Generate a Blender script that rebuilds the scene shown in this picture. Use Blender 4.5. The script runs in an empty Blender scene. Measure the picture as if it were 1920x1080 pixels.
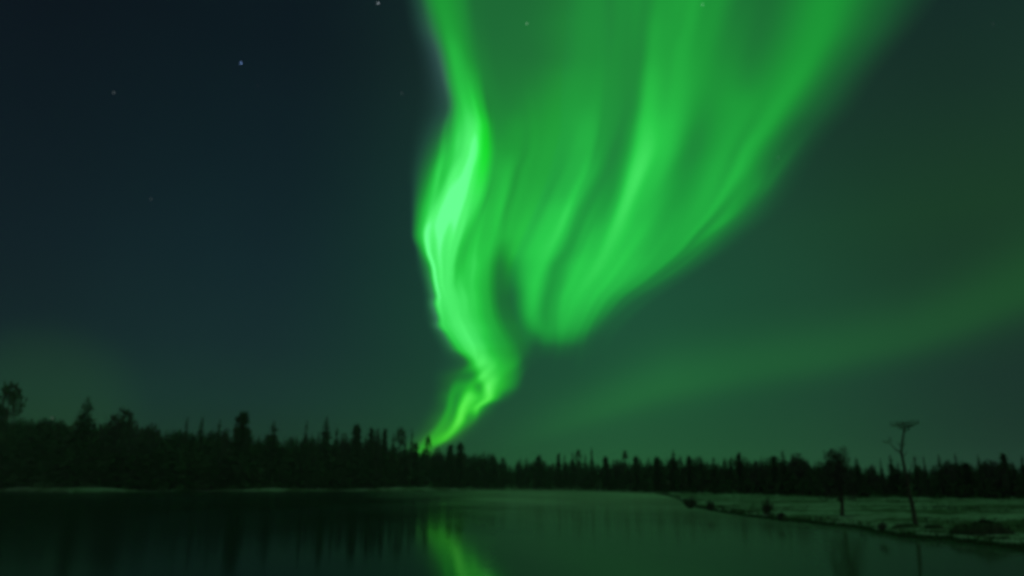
import bpy, math, random
import numpy as np
from mathutils import Vector, Matrix

random.seed(7)
RNG = np.random.default_rng(7)
scene = bpy.context.scene
COL = scene.collection

# ------------------------------------------------------------------ camera
CAM_Z, FOC, PITCH = 2.5, 1400.0, math.atan(371.0 / 1400.0)     # eye height over the lake, focal length in picture units
cam_data = bpy.data.cameras.new('camera')
cam_data.sensor_width = 36.0
cam_data.lens = 36.0 * FOC / 1920.0
cam_data.clip_start, cam_data.clip_end = 0.1, 200000.0
cam_data.dof.use_dof = True                                     # hand-focused in the dark, a little short of the far shore
cam_data.dof.focus_distance = 3.4
cam_data.dof.aperture_fstop = 1.4
cam = bpy.data.objects.new('camera', cam_data)
COL.objects.link(cam)
cam.location = (0, 0, CAM_Z)
cam.rotation_euler = (math.pi / 2 + PITCH, 0, 0)
scene.camera = cam

# ------------------------------------------------------------------ world: clear night sky with airglow, no sun, no moon
def lin(s):
    s = np.asarray(s, float) / 255.0
    return np.where(s <= 0.04045, s / 12.92, ((s + 0.055) / 1.055) ** 2.4)

world = bpy.data.worlds.new('World')
scene.world = world
world.use_nodes = True
nt = world.node_tree
nt.nodes.clear()
def node(tree, kind, **kw):
    n = tree.nodes.new(kind)
    for k, v in kw.items():
        setattr(n, k, v)
    return n
def math_node(tree, op, a, b=None, c=None, clamp=False):
    n = tree.nodes.new('ShaderNodeMath'); n.operation = op; n.use_clamp = clamp
    for i, v in enumerate((a, b, c)):
        if v is None: continue
        if isinstance(v, (int, float)): n.inputs[i].default_value = v
        else: tree.links.new(v, n.inputs[i])
    return n.outputs[0]
def map_range(tree, v, a, b, c=0.0, d=1.0, smooth=True):
    n = tree.nodes.new('ShaderNodeMapRange')
    n.interpolation_type = 'SMOOTHSTEP' if smooth else 'LINEAR'
    n.clamp = True
    tree.links.new(v, n.inputs[0])
    for i, x in enumerate((a, b, c, d)): n.inputs[i + 1].default_value = x
    return n.outputs[0]
def mix_rgb(tree, fac, a, b, blend='MIX'):
    n = tree.nodes.new('ShaderNodeMix'); n.data_type = 'RGBA'; n.blend_type = blend
    for sock, v in ((n.inputs[0], fac), (n.inputs[6], a), (n.inputs[7], b)):
        if isinstance(v, (int, float)): sock.default_value = v
        elif isinstance(v, tuple): sock.default_value = (*v, 1.0) if len(v) == 3 else v
        else: tree.links.new(v, sock)
    return n.outputs[2]
def ramp(tree, fac, stops, interp='B_SPLINE'):
    n = tree.nodes.new('ShaderNodeValToRGB'); cr = n.color_ramp
    cr.interpolation = interp
    while len(cr.elements) < len(stops): cr.elements.new(0.5)
    for e, (p, c) in zip(cr.elements, stops):
        e.position = p; e.color = (*[float(x) for x in c], 1.0)
    tree.links.new(fac, n.inputs[0])
    return n.outputs[0]

tc = node(nt, 'ShaderNodeTexCoord')
sp = node(nt, 'ShaderNodeSeparateXYZ'); nt.links.new(tc.outputs['Generated'], sp.inputs[0])
elev = math_node(nt, 'MULTIPLY', math_node(nt, 'ARCSINE', sp.outputs[2]), 180 / math.pi)
azim = math_node(nt, 'MULTIPLY', math_node(nt, 'ARCTAN2', sp.outputs[0], sp.outputs[1]), 180 / math.pi)
e01 = math_node(nt, 'DIVIDE', elev, 60.0, clamp=True)
def sky_ramp(stops): return ramp(nt, e01, [(e / 60.0, lin(c)) for e, c in stops], 'LINEAR')
SKY_LEFT = [(0, (26, 54, 38)), (3, (26, 54, 42)), (6, (24, 51, 46)), (10, (21, 43, 45)), (16, (18, 38, 43)), (24, (15, 32, 38)), (32, (13, 26, 33)), (60, (10, 20, 26))]
SKY_MID = [(0, (37, 94, 53)), (3, (34, 88, 54)), (8, (30, 82, 55)), (14, (29, 80, 56)), (22, (27, 68, 52)), (30, (26, 56, 46)), (40, (22, 46, 42)), (60, (12, 26, 32))]
SKY_RIGHT = [(0, (30, 56, 46)), (3, (28, 54, 44)), (7, (27, 52, 44)), (12, (27, 58, 42)), (18, (27, 62, 40)), (26, (24, 51, 41)), (34, (20, 42, 40)), (60, (12, 24, 28))]
f_lm = map_range(nt, azim, -20.0, 9.0)
f_mr = map_range(nt, azim, 8.0, 36.0)
sky = mix_rgb(nt, f_lm, sky_ramp(SKY_LEFT), sky_ramp(SKY_MID))
sky = mix_rgb(nt, f_mr, sky, sky_ramp(SKY_RIGHT))
behind = map_range(nt, math_node(nt, 'ABSOLUTE', azim), 75.0, 130.0)       # brighter sky added behind the camera and high overhead to light trees and bank
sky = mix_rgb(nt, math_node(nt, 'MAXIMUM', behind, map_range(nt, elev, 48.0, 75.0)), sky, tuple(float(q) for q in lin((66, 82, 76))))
far_left = math_node(nt, 'MULTIPLY', map_range(nt, azim, -22.0, -38.0), map_range(nt, elev, 4.0, 14.0))
sky = mix_rgb(nt, far_left, sky, (0.92, 0.72, 0.80), 'MULTIPLY')
bn = node(nt, 'ShaderNodeTexNoise'); bn.inputs['Scale'].default_value = 3.0; bn.inputs['Detail'].default_value = 2.0
nt.links.new(tc.outputs['Generated'], bn.inputs['Vector'])
glow_d = node(nt, 'ShaderNodeVectorMath', operation='DOT_PRODUCT'); nt.links.new(tc.outputs['Generated'], glow_d.inputs[0])
far_glow = (-0.53, 0.845, 0.075)                            # a last trace of the oval behind the left treeline
glow_d.inputs[1].default_value = Vector(far_glow).normalized()
sky = mix_rgb(nt, map_range(nt, glow_d.outputs['Value'], 0.9925, 1.0), sky, (0.0030, 0.0125, 0.0), 'ADD')
patch = map_range(nt, bn.outputs[0], 0.25, 0.75, 0.92, 1.08, False)      # uneven airglow
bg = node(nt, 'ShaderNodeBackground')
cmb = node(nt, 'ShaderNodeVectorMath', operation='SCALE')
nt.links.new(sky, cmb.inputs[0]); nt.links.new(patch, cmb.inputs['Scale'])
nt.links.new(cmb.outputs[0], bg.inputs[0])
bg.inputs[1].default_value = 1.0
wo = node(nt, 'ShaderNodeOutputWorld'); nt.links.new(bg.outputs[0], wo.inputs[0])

scene.view_settings.view_transform = 'Standard'
scene.view_settings.look = 'None'
scene.view_settings.exposure = 0.0
scene.view_settings.gamma = 1.0
scene.view_settings.use_curve_mapping = False
scene.render.engine = 'CYCLES'
scene.cycles.transparent_max_bounces = 32
scene.cycles.max_bounces = 6
scene.cycles.pixel_filter_type = 'BLACKMAN_HARRIS'
scene.cycles.filter_width = 2.0
scene.cycles.use_denoising = True
scene.cycles.volume_bounces = 0

# ------------------------------------------------------------------ helpers
def sight(px, py):
    """unit direction of a line of sight, px/py in 1920x1080 picture units"""
    x, y, f = px - 960.0, 540.0 - py, FOC
    if py < -300:                                               # high overhead: go on in angle, past the zenith
        a, n = math.atan2(840.0, FOC) + (-300.0 - py) / FOC * 0.75, math.hypot(840.0, FOC)
        y, f = n * math.sin(a), n * math.cos(a)
    d = Vector((x, f * math.cos(PITCH) - y * math.sin(PITCH), f * math.sin(PITCH) + y * math.cos(PITCH)))
    return d.normalized()
def polar(px, py, z=0.0):
    """azimuth and horizontal distance of the point at height z on a line of sight"""
    d = sight(px, py)
    t = (z - CAM_Z) / d.z
    return math.atan2(d.x, d.y), math.hypot(d.x, d.y) * t
def azim_of(px, py=905): d = sight(px, py); return math.atan2(d.x, d.y)
def height_at(px, py, dist):
    d = sight(px, py); return CAM_Z + dist * d.z / math.hypot(d.x, d.y)

def tag(o, label=None, cat=None, group=None, kind=None):
    if label: o['label'] = label
    if cat: o['category'] = cat
    if group: o['group'] = group
    if kind: o['kind'] = kind
    return o
def mesh_obj(name, verts, faces, mat, parent=None, smooth=False):
    me = bpy.data.meshes.new(name)
    me.from_pydata([tuple(v) for v in verts], [], [tuple(int(i) for i in f) for f in faces])
    if smooth: me.polygons.foreach_set('use_smooth', [True] * len(me.polygons))
    me.materials.append(mat); me.update()
    o = bpy.data.objects.new(name, me); COL.objects.link(o)
    if parent: o.parent = parent
    return o
def empty(name, loc, rz=0.0):
    o = bpy.data.objects.new(name, None); COL.objects.link(o)
    o.location = loc; o.rotation_euler = (0, 0, rz); o.empty_display_size = 0.3
    return o

# ------------------------------------------------------------------ materials
def principled(name):
    m = bpy.data.materials.new(name); m.use_nodes = True
    t = m.node_tree; return m, t, t.nodes['Principled BSDF']
def noise(t, scale, detail=4.0, vec=None, rough=0.55):
    n = t.nodes.new('ShaderNodeTexNoise')
    n.inputs['Scale'].default_value = scale; n.inputs['Detail'].default_value = detail; n.inputs['Roughness'].default_value = rough
    if vec is not None: t.links.new(vec, n.inputs['Vector'])
    return n.outputs[0]
def simple_mat(name, c1, c2, scale=6.0, rough=0.9):
    m, t, b = principled(name)
    co = t.nodes.new('ShaderNodeTexCoord').outputs['Object']
    f = map_range(t, noise(t, scale, 5, co), 0.3, 0.7)
    t.links.new(mix_rgb(t, f, c1, c2), b.inputs['Base Color'])
    b.inputs['Roughness'].default_value = rough
    b.inputs['Specular IOR Level'].default_value = 0.2
    return m
M_NEEDLE = simple_mat('spruce_needles', (0.06, 0.08, 0.05), (0.095, 0.115, 0.07), 3.0)
M_PINE = simple_mat('pine_needles', (0.085, 0.11, 0.065), (0.12, 0.14, 0.085), 3.0)
M_TWIG = simple_mat('bare_twigs', (0.075, 0.07, 0.06), (0.12, 0.115, 0.10), 3.0)
M_BARK = simple_mat('bark', (0.07, 0.055, 0.045), (0.13, 0.11, 0.09), 9.0)
M_HEATH = simple_mat('heath', (0.035, 0.045, 0.03), (0.08, 0.085, 0.055), 5.0)
M_FLOOR = simple_mat('forest_floor', (0.04, 0.055, 0.035), (0.08, 0.09, 0.06), 0.4)

def ground_mat():
    m, t, b = principled('snowy_bog')
    geo = t.nodes.new('ShaderNodeNewGeometry').outputs['Position']
    sep = t.nodes.new('ShaderNodeSeparateXYZ'); t.links.new(geo, sep.inputs[0])
    big, fine = noise(t, 0.085, 5, geo, 0.65), noise(t, 1.1, 6, geo, 0.65)
    mixn = math_node(t, 'ADD', math_node(t, 'MULTIPLY', big, 0.6), math_node(t, 'MULTIPLY', fine, 0.4))
    snow = map_range(t, mixn, 0.475, 0.545)
    snow_c = mix_rgb(t, noise(t, 0.5, 4, geo), (0.26, 0.27, 0.26), (0.46, 0.46, 0.465))
    heath = mix_rgb(t, noise(t, 2.5, 5, geo), (0.05, 0.05, 0.032), (0.13, 0.125, 0.085))
    top = mix_rgb(t, snow, heath, snow_c)
    wet = map_range(t, math_node(t, 'ADD', sep.outputs[2], math_node(t, 'MULTIPLY', fine, 0.16)), 0.22, 0.36)
    t.links.new(mix_rgb(t, wet, (0.03, 0.03, 0.022), top), b.inputs['Base Color'])
    b.inputs['Roughness'].default_value = 0.85
    b.inputs['Specular IOR Level'].default_value = 0.15
    bp = t.nodes.new('ShaderNodeBump'); bp.inputs['Strength'].default_value = 0.6; bp.inputs['Distance'].default_value = 0.2
    t.links.new(fine, bp.inputs['Height']); t.links.new(bp.outputs[0], b.inputs['Normal'])
    return m
def water_mat():
    """still water skinned with new ice; hoar frost whitens the far middle of the lake"""
    m, t, b = principled('lake_water')
    geo = t.nodes.new('ShaderNodeNewGeometry').outputs['Position']
    sep = t.nodes.new('ShaderNodeSeparateXYZ'); t.links.new(geo, sep.inputs[0])
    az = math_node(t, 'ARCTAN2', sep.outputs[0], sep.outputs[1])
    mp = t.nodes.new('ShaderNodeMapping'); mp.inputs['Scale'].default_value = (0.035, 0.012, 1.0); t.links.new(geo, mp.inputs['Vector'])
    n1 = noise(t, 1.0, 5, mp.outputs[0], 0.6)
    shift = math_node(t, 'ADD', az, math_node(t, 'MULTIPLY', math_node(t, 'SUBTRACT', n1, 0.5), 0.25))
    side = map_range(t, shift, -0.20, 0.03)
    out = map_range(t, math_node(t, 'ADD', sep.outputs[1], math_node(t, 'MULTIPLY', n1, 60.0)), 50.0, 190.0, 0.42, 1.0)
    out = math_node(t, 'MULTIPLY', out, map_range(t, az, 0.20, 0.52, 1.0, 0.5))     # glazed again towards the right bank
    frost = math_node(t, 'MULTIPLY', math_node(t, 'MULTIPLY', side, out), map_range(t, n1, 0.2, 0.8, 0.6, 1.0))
    b.inputs['Base Color'].default_value = (0.006, 0.012, 0.011, 1)
    b.inputs['IOR'].default_value = 1.26
    r = map_range(t, n1, 0.3, 0.7, 0.065, 0.13)
    t.links.new(r, b.inputs['Roughness'])
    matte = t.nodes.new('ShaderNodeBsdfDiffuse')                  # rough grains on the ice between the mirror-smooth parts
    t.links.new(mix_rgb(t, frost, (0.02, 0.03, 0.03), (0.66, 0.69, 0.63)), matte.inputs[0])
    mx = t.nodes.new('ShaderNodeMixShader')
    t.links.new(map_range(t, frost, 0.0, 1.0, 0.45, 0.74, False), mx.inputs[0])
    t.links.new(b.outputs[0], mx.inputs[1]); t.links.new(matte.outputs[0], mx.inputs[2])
    t.links.new(mx.outputs[0], t.nodes['Material Output'].inputs[0])
    bp = t.nodes.new('ShaderNodeBump'); bp.inputs['Strength'].default_value = 0.05; bp.inputs['Distance'].default_value = 0.05
    t.links.new(noise(t, 0.9, 3, geo), bp.inputs['Height']); t.links.new(bp.outputs[0], b.inputs['Normal'])
    return m
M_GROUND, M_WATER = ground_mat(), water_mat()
def glow_mat():
    """light of thin glowing air: adds its own emission, hides nothing behind it"""
    m = bpy.data.materials.new('aurora_glow'); m.use_nodes = True
    t = m.node_tree; t.nodes.clear()
    at = t.nodes.new('ShaderNodeAttribute'); at.attribute_name = 'glow'
    em = t.nodes.new('ShaderNodeEmission'); t.links.new(at.outputs['Color'], em.inputs[0]); em.inputs[1].default_value = 1.0
    tr = t.nodes.new('ShaderNodeBsdfTransparent')
    ad = t.nodes.new('ShaderNodeAddShader'); t.links.new(em.outputs[0], ad.inputs[0]); t.links.new(tr.outputs[0], ad.inputs[1])
    out = t.nodes.new('ShaderNodeOutputMaterial'); t.links.new(ad.outputs[0], out.inputs[0])
    m.cycles.emission_sampling = 'NONE'
    return m
M_GLOW = glow_mat()

# ------------------------------------------------------------------ land, lake, ice
SHORE_PX = [(-500, 922), (-200, 921), (0, 921), (60, 922), (130, 924), (200, 923), (300, 922), (350, 921.5), (500, 922), (640, 921), (760, 921), (830, 920), (900, 919), (1000, 919), (1100, 921), (1200, 924),
            (1250, 927), (1272, 936), (1290, 950), (1340, 959), (1400, 968), (1470, 977), (1550, 985), (1610, 991), (1650, 1000), (1690, 1009), (1750, 1011), (1830, 1019), (1920, 1033), (2050, 1060), (2300, 1120)]
BASE_PX = [(-500, 912), (0, 912), (200, 915), (500, 915.5), (760, 915.5), (900, 915), (1000, 916), (1100, 919), (1200, 922), (1300, 925), (1450, 928), (1550, 931), (1700, 933), (1920, 935), (2300, 940)]
sh = [polar(x, y, 0.0) for x, y in SHORE_PX]
SH_A = np.array([-math.pi, -2.2, -1.5, -1.0] + [a for a, r in sh] + [1.3, 2.2, math.pi])
SH_R = np.array([3.0, 12.0, 60.0, 200.0] + [r for a, r in sh] + [9.0, 5.0, 3.0])
BANK_Z = 1.05
def left_w(az): return 1.0 - np.clip((az - azim_of(1000)) / (azim_of(1280) - azim_of(1000)), 0, 1)
bs = [(azim_of(x), polar(x, y, float(0.55 + 0.75 * left_w(azim_of(x))))[1]) for x, y in BASE_PX]
bs = [(a, max(r, float(np.interp(a, SH_A, SH_R)) + 6.0)) if a > azim_of(850) else (a, float(np.interp(a, SH_A, SH_R)) + 22.0) for a, r in bs]
BS_A = np.array([a for a, r in bs]); BS_R = np.array([r for a, r in bs])
def shore_r(az): return np.interp(az, SH_A, SH_R)
def edge_r(az): return np.maximum(np.interp(az, BS_A, BS_R), shore_r(az) + 6.0)     # where the wood begins
BASELINE = [(-600, 782), (-300, 786), (-100, 788), (0, 791), (110, 794), (150, 800), (210, 806), (260, 807), (300, 811), (340, 815), (400, 817), (480, 823), (560, 831), (660, 832), (700, 838), (740, 845), (780, 850), (870, 857), (925, 860), (950, 870),
            (962, 882), (975, 874), (1010, 873), (1110, 873), (1150, 870), (1200, 869), (1240, 864), (1300, 865), (1350, 869), (1440, 866), (1500, 866), (1530, 871), (1560, 866), (1600, 874), (1625, 885), (1680, 884), (1720, 879), (1750, 881), (1775, 872), (1800, 870), (1830, 879), (1860, 873), (1890, 879), (1920, 881), (2100, 879), (2500, 875)]
BX, BY = [p[0] for p in BASELINE], [p[1] for p in BASELINE]
HILL_A = np.array([azim_of(x) for x in range(-500, 2500, 20)])
HILL_H = np.array([height_at(x, float(np.interp(x, BX, BY)) + 14, float(edge_r(azim_of(x))) + 80) - 0.48 - 0.9 * float(left_w(azim_of(x))) for x in range(-500, 2500, 20)])
_wob = np.random.default_rng(3).uniform(0, 6.28, 12)
def land_z(az, r):
    az, r = np.asarray(az, float), np.asarray(r, float)
    s0 = shore_r(az); s = r - s0
    s = s + 0.6 * np.sin(az * 87 + _wob[0] + 2 * np.sin(az * 31)) + 0.35 * np.sin(az * 233 + _wob[1] + 2 * np.sin(az * 71)) + 0.2 * np.sin(az * 1210 + _wob[5])
    w = left_w(az)
    under = -1.0 * np.clip(-s / 2.5, 0, 1)
    x, y = r * np.sin(az), r * np.cos(az)
    lumps = 0.05 * np.sin(x * 0.9 + _wob[2] + 1.3 * np.sin(y * 0.21)) * np.sin(y * 0.35 + _wob[3] + 1.1 * np.sin(x * 0.4)) + 0.04 * np.sin(x * 1.7 + _wob[4] + 1.5 * np.sin(y * 0.5))
    bank = 0.30 * np.clip(s / 0.8, 0, 1) + (0.18 + 1.35 * w) * np.clip(s / (35.0 - 10 * w), 0, 1) + lumps * np.clip(s / 2.0, 0, 1)
    e = edge_r(az); b = np.clip((r - e) / 80.0, 0, 1)
    hill = b * b * (3 - 2 * b) * np.interp(az, HILL_A, HILL_H)
    return np.where(s < 0, under, bank + hill)
azs = np.concatenate([np.linspace(-math.pi, -0.75, 60, endpoint=False), np.linspace(-0.75, 0.75, 1100), np.linspace(0.75, math.pi, 61)[1:]])
offs = np.array([-60, -20, -8, -3, -1.5, -0.6, -0.1, 0.3, 0.8, 1.4, 2.2, 3.2, 4.5, 6, 8, 10.5, 13.5, 17, 21, 26, 32, 40, 50, 60, 70, 80, 90, 100, 110, 120, 130, 145, 165, 200, 280, 350, 430])
V, F = [], []
for a in azs:
    s0 = float(shore_r(a))
    rr = np.where(offs < 0, s0 + offs * min(1.0, s0 / 62.0), s0 + offs)
    zz = land_z(np.full(len(rr), a), rr)
    for r, z in zip(rr, zz): V.append((r * math.sin(a), r * math.cos(a), z))
K, NA = len(offs), len(azs)
for i in range(NA - 1):
    for k in range(K - 1):
        F.append((i * K + k, i * K + k + 1, (i + 1) * K + k + 1, (i + 1) * K + k))
for k in range(K - 1): pass
g = mesh_obj('ground', V, F, M_GROUND, smooth=True); tag(g, kind='structure')
g.data.materials.append(M_FLOOR)                       # moss and needles under the trees, snow only in the open
fm = []
for i in range(NA - 1):
    s0, e0 = float(shore_r(azs[i])), float(edge_r(azs[i]))
    for k in range(K - 1): fm.append(1 if s0 + offs[k] > e0 + 2 else 0)
g.data.polygons.foreach_set('material_index', fm)

ang = np.linspace(-math.pi, math.pi, 240, endpoint=False)
wr = [float(shore_r(a)) + 4.0 for a in ang]
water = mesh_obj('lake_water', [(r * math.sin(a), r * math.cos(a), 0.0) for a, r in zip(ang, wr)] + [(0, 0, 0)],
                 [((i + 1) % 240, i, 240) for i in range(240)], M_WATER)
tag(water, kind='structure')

# ------------------------------------------------------------------ aurora: sheets of glowing air hung at one altitude, so they recede towards the horizon
# the curtain as measured from the shore where in view: per line of sight height, 19 rays from left to right with (bearing, brightness)
ROWS = {
-2500:[(-900,30),(-700,40),(-450,73),(-200,87),(100,94),(400,94),(700,94),(900,94),(1100,94),(1300,94),(1500,94),(1700,94),(1900,94),(2050,94),(2200,94),(2350,87),(2500,73),(2700,51),(2900,34)],  # first rows: unseen stretch overhead, added and tuned to light the ground
-1700:[(-300,30),(-100,51),(150,116),(350,145),(560,138),(760,130),(900,134),(1050,145),(1200,148),(1330,145),(1450,141),(1560,138),(1740,156),(1900,156),(2080,145),(2260,138),(2450,138),(2650,87),(2900,40)],
-900:[(300,25),(480,51),(600,116),(680,138),(760,127),(880,116),(980,120),(1080,127),(1180,130),(1260,127),(1330,127),(1400,123),(1560,148),(1700,148),(1850,130),(2020,116),(2250,130),(2450,84),(2700,42)],
-300:[(660,26),(705,60),(752,125),(790,140),(838,128),(900,104),(960,104),(1020,112),(1100,125),(1145,122),(1180,122),(1215,116),(1290,150),(1365,152),(1440,132),(1540,108),(1690,142),(1840,105),(1990,50)],
0:[(748,27),(785,72),(806,132),(828,153),(866,133),(892,105),(930,103),(980,104),(1060,118),(1110,136),(1150,128),(1198,117),(1238,150),(1290,155),(1350,136),(1432,110),(1545,150),(1655,100),(1775,54)],
50:[(758,27),(795,70),(818,128),(840,158),(872,135),(898,108),(930,104),(980,106),(1060,124),(1108,138),(1150,128),(1192,116),(1230,158),(1280,156),(1342,138),(1420,112),(1528,150),(1635,98),(1735,54)],
100:[(770,28),(812,66),(833,132),(851,178),(880,140),(908,114),(930,108),(980,108),(1055,124),(1104,140),(1146,130),(1188,116),(1224,165),(1266,160),(1335,142),(1408,118),(1505,150),(1602,97),(1690,56)],
150:[(775,29),(826,68),(842,138),(862,186),(890,160),(922,118),(942,114),(985,118),(1052,138),(1102,148),(1143,136),(1182,120),(1218,182),(1262,164),(1332,148),(1400,130),(1480,152),(1570,94),(1650,56)],
200:[(770,30),(836,72),(852,150),(874,208),(902,180),(930,124),(955,124),(990,136),(1050,148),(1100,152),(1140,142),(1177,126),(1212,196),(1256,170),(1328,150),(1395,146),(1450,152),(1532,96),(1620,58)],
240:[(765,31),(822,80),(850,175),(884,240),(911,206),(934,134),(958,140),(995,150),(1050,154),(1098,156),(1136,146),(1168,132),(1205,208),(1250,178),(1320,150),(1380,148),(1430,150),(1498,94),(1585,60)],
280:[(762,32),(808,92),(848,215),(884,255),(913,216),(934,150),(958,148),(992,154),(1040,157),(1090,156),(1128,150),(1160,136),(1197,213),(1242,180),(1310,152),(1365,150),(1405,150),(1472,94),(1550,62)],
320:[(760,34),(797,105),(836,240),(876,255),(908,222),(928,165),(951,172),(975,154),(1030,160),(1080,164),(1118,156),(1151,142),(1186,215),(1230,178),(1295,154),(1350,156),(1392,150),(1448,94),(1525,64)],
360:[(764,36),(790,122),(826,248),(868,253),(900,224),(920,170),(943,184),(965,158),(1015,170),(1062,172),(1100,158),(1142,148),(1175,215),(1215,180),(1280,156),(1335,160),(1372,146),(1428,94),(1500,66)],
400:[(766,38),(784,135),(812,250),(858,252),(888,215),(908,180),(934,190),(952,166),(998,186),(1052,196),(1082,160),(1126,156),(1163,216),(1200,186),(1262,160),(1315,162),(1345,144),(1398,96),(1468,68)],
440:[(767,40),(780,135),(800,250),(850,250),(874,208),(898,188),(925,190),(945,174),(980,196),(1040,202),(1070,158),(1106,172),(1150,214),(1186,196),(1240,164),(1285,162),(1310,142),(1352,98),(1420,70)],
470:[(775,42),(789,130),(803,252),(842,248),(866,206),(892,196),(915,196),(939,150),(968,190),(1027,204),(1058,156),(1094,182),(1140,212),(1172,196),(1220,168),(1262,160),(1285,136),(1318,98),(1380,72)],
500:[(776,44),(800,125),(813,255),(838,246),(862,206),(890,206),(912,188),(935,122),(958,152),(1015,202),(1040,154),(1082,194),(1128,210),(1158,194),(1198,176),(1232,158),(1250,132),(1282,96),(1335,74)],
530:[(784,45),(807,125),(818,255),(838,244),(862,210),(886,206),(910,182),(933,114),(955,124),(1004,202),(1034,154),(1072,196),(1110,204),(1140,190),(1172,170),(1196,152),(1214,126),(1238,96),(1290,76)],
560:[(790,46),(812,128),(824,252),(848,240),(870,220),(890,208),(914,172),(934,110),(956,106),(1000,196),(1026,154),(1060,192),(1094,196),(1118,182),(1140,160),(1158,140),(1172,116),(1196,92),(1245,78)],
590:[(792,47),(814,115),(828,242),(850,240),(872,226),(894,206),(920,168),(940,116),(962,112),(998,182),(1022,156),(1055,184),(1084,182),(1104,166),(1120,144),(1135,122),(1148,104),(1165,90),(1210,80)],
615:[(798,48),(822,105),(838,232),(862,242),(884,228),(904,206),(930,166),(950,126),(972,122),(1003,158),(1024,158),(1050,170),(1074,166),(1092,152),(1106,128),(1118,108),(1130,96),(1145,88),(1185,82)],
635:[(806,49),(832,100),(850,222),(874,242),(894,226),(914,196),(942,160),(962,128),(980,122),(1004,118),(1024,138),(1048,142),(1068,138),(1084,124),(1098,105),(1108,94),(1120,89),(1135,86),(1170,84)],
655:[(815,50),(846,95),(866,212),(886,240),(904,226),(924,190),(952,158),(974,120),(988,108),(1006,92),(1024,97),(1046,98),(1064,96),(1080,91),(1094,88),(1104,87),(1116,86),(1130,85),(1160,84)],
680:[(800,53),(868,85),(884,180),(893,225),(901,250),(922,222),(945,182),(968,150),(984,98),(1000,88),(1018,86),(1036,86),(1055,86),(1073,86),(1091,86),(1110,86),(1128,86),(1146,86),(1165,86)],
705:[(798,56),(844,88),(866,116),(880,125),(892,170),(905,250),(922,230),(950,175),(972,125),(986,88),(1005,86),(1025,86),(1045,86),(1065,86),(1085,86),(1105,86),(1125,86),(1145,86),(1165,86)],
725:[(800,58),(838,92),(854,150),(866,158),(884,188),(898,166),(914,254),(934,205),(958,145),(982,87),(1002,86),(1022,86),(1043,86),(1063,86),(1083,86),(1104,86),(1124,86),(1144,86),(1165,86)],
745:[(800,60),(836,110),(846,158),(857,148),(877,245),(901,206),(916,250),(930,185),(946,108),(970,85),(991,85),(1013,85),(1035,85),(1056,85),(1078,85),(1100,85),(1121,85),(1143,85),(1165,85)],
765:[(792,62),(830,100),(843,164),(852,152),(867,250),(884,212),(894,236),(904,165),(916,108),(940,84),(965,84),(990,84),(1015,84),(1040,84),(1065,84),(1090,84),(1115,84),(1140,84),(1165,84)],
785:[(780,64),(820,105),(835,166),(846,160),(862,250),(880,156),(889,150),(897,112),(908,90),(935,84),(960,84),(986,84),(1011,84),(1037,84),(1062,84),(1088,84),(1113,84),(1139,84),(1165,84)],
805:[(766,66),(804,95),(822,168),(834,172),(851,226),(866,145),(874,112),(884,94),(895,86),(925,83),(951,83),(978,83),(1005,83),(1031,83),(1058,83),(1085,83),(1111,83),(1138,83),(1165,83)],
825:[(752,66),(786,100),(803,165),(815,192),(832,206),(846,122),(858,94),(868,86),(880,83),(915,82),(942,82),(970,82),(998,82),(1026,82),(1053,82),(1081,82),(1109,82),(1137,82),(1165,82)],
845:[(742,66),(768,90),(782,140),(792,172),(802,158),(816,105),(830,88),(842,84),(860,82),(905,82),(933,82),(962,82),(991,82),(1020,82),(1049,82),(1078,82),(1107,82),(1136,82),(1165,82)],
}
def pchip(xk,yk,x):
    xk=np.asarray(xk,float);yk=np.asarray(yk,float)
    h=np.diff(xk);d=np.diff(yk)/h
    m=np.zeros_like(yk)
    for i in range(1,len(xk)-1):
        if d[i-1]*d[i]>0:
            w1=2*h[i]+h[i-1];w2=h[i]+2*h[i-1]
            m[i]=(w1+w2)/(w1/d[i-1]+w2/d[i])
    i=np.clip(np.searchsorted(xk,x)-1,0,len(xk)-2)
    t=np.clip((x-xk[i])/h[i],0,1)
    return yk[i]*(1+2*t)*(1-t)**2+m[i]*h[i]*t*(1-t)**2+yk[i+1]*t*t*(3-2*t)+m[i+1]*h[i]*t*t*(t-1)
YS=sorted(ROWS); TX=np.array([[p[0] for p in ROWS[y]] for y in YS],float); TG=np.array([[p[1] for p in ROWS[y]] for y in YS],float)
NC=TX.shape[1]
def aurora_cols(y):
    yy = np.array([float(y)])
    cx = np.array([pchip(YS, TX[:, j], yy)[0] for j in range(NC)]); cg = np.array([pchip(YS, TG[:, j], yy)[0] for j in range(NC)])
    w = math.exp(-((y - 610.0) / 75.0) ** 2)                 # scalloped left border
    k = math.sin(y / 7.1) + .7 * math.sin(y / 4.3 + 1.0) * math.sin(y / 23.0)
    cx[1] += 2.2 * w * k; cx[2] += 1.5 * w * k
    for j in range(1, NC): cx[j] = max(cx[j], cx[j - 1] + 2)
    return cx, cg
def aurora_row(y, xs):
    cx, cg = aurora_cols(y)
    return pchip(cx, cg, np.clip(xs, cx[0], cx[-1])), np.interp(xs, cx, np.arange(NC))

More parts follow.
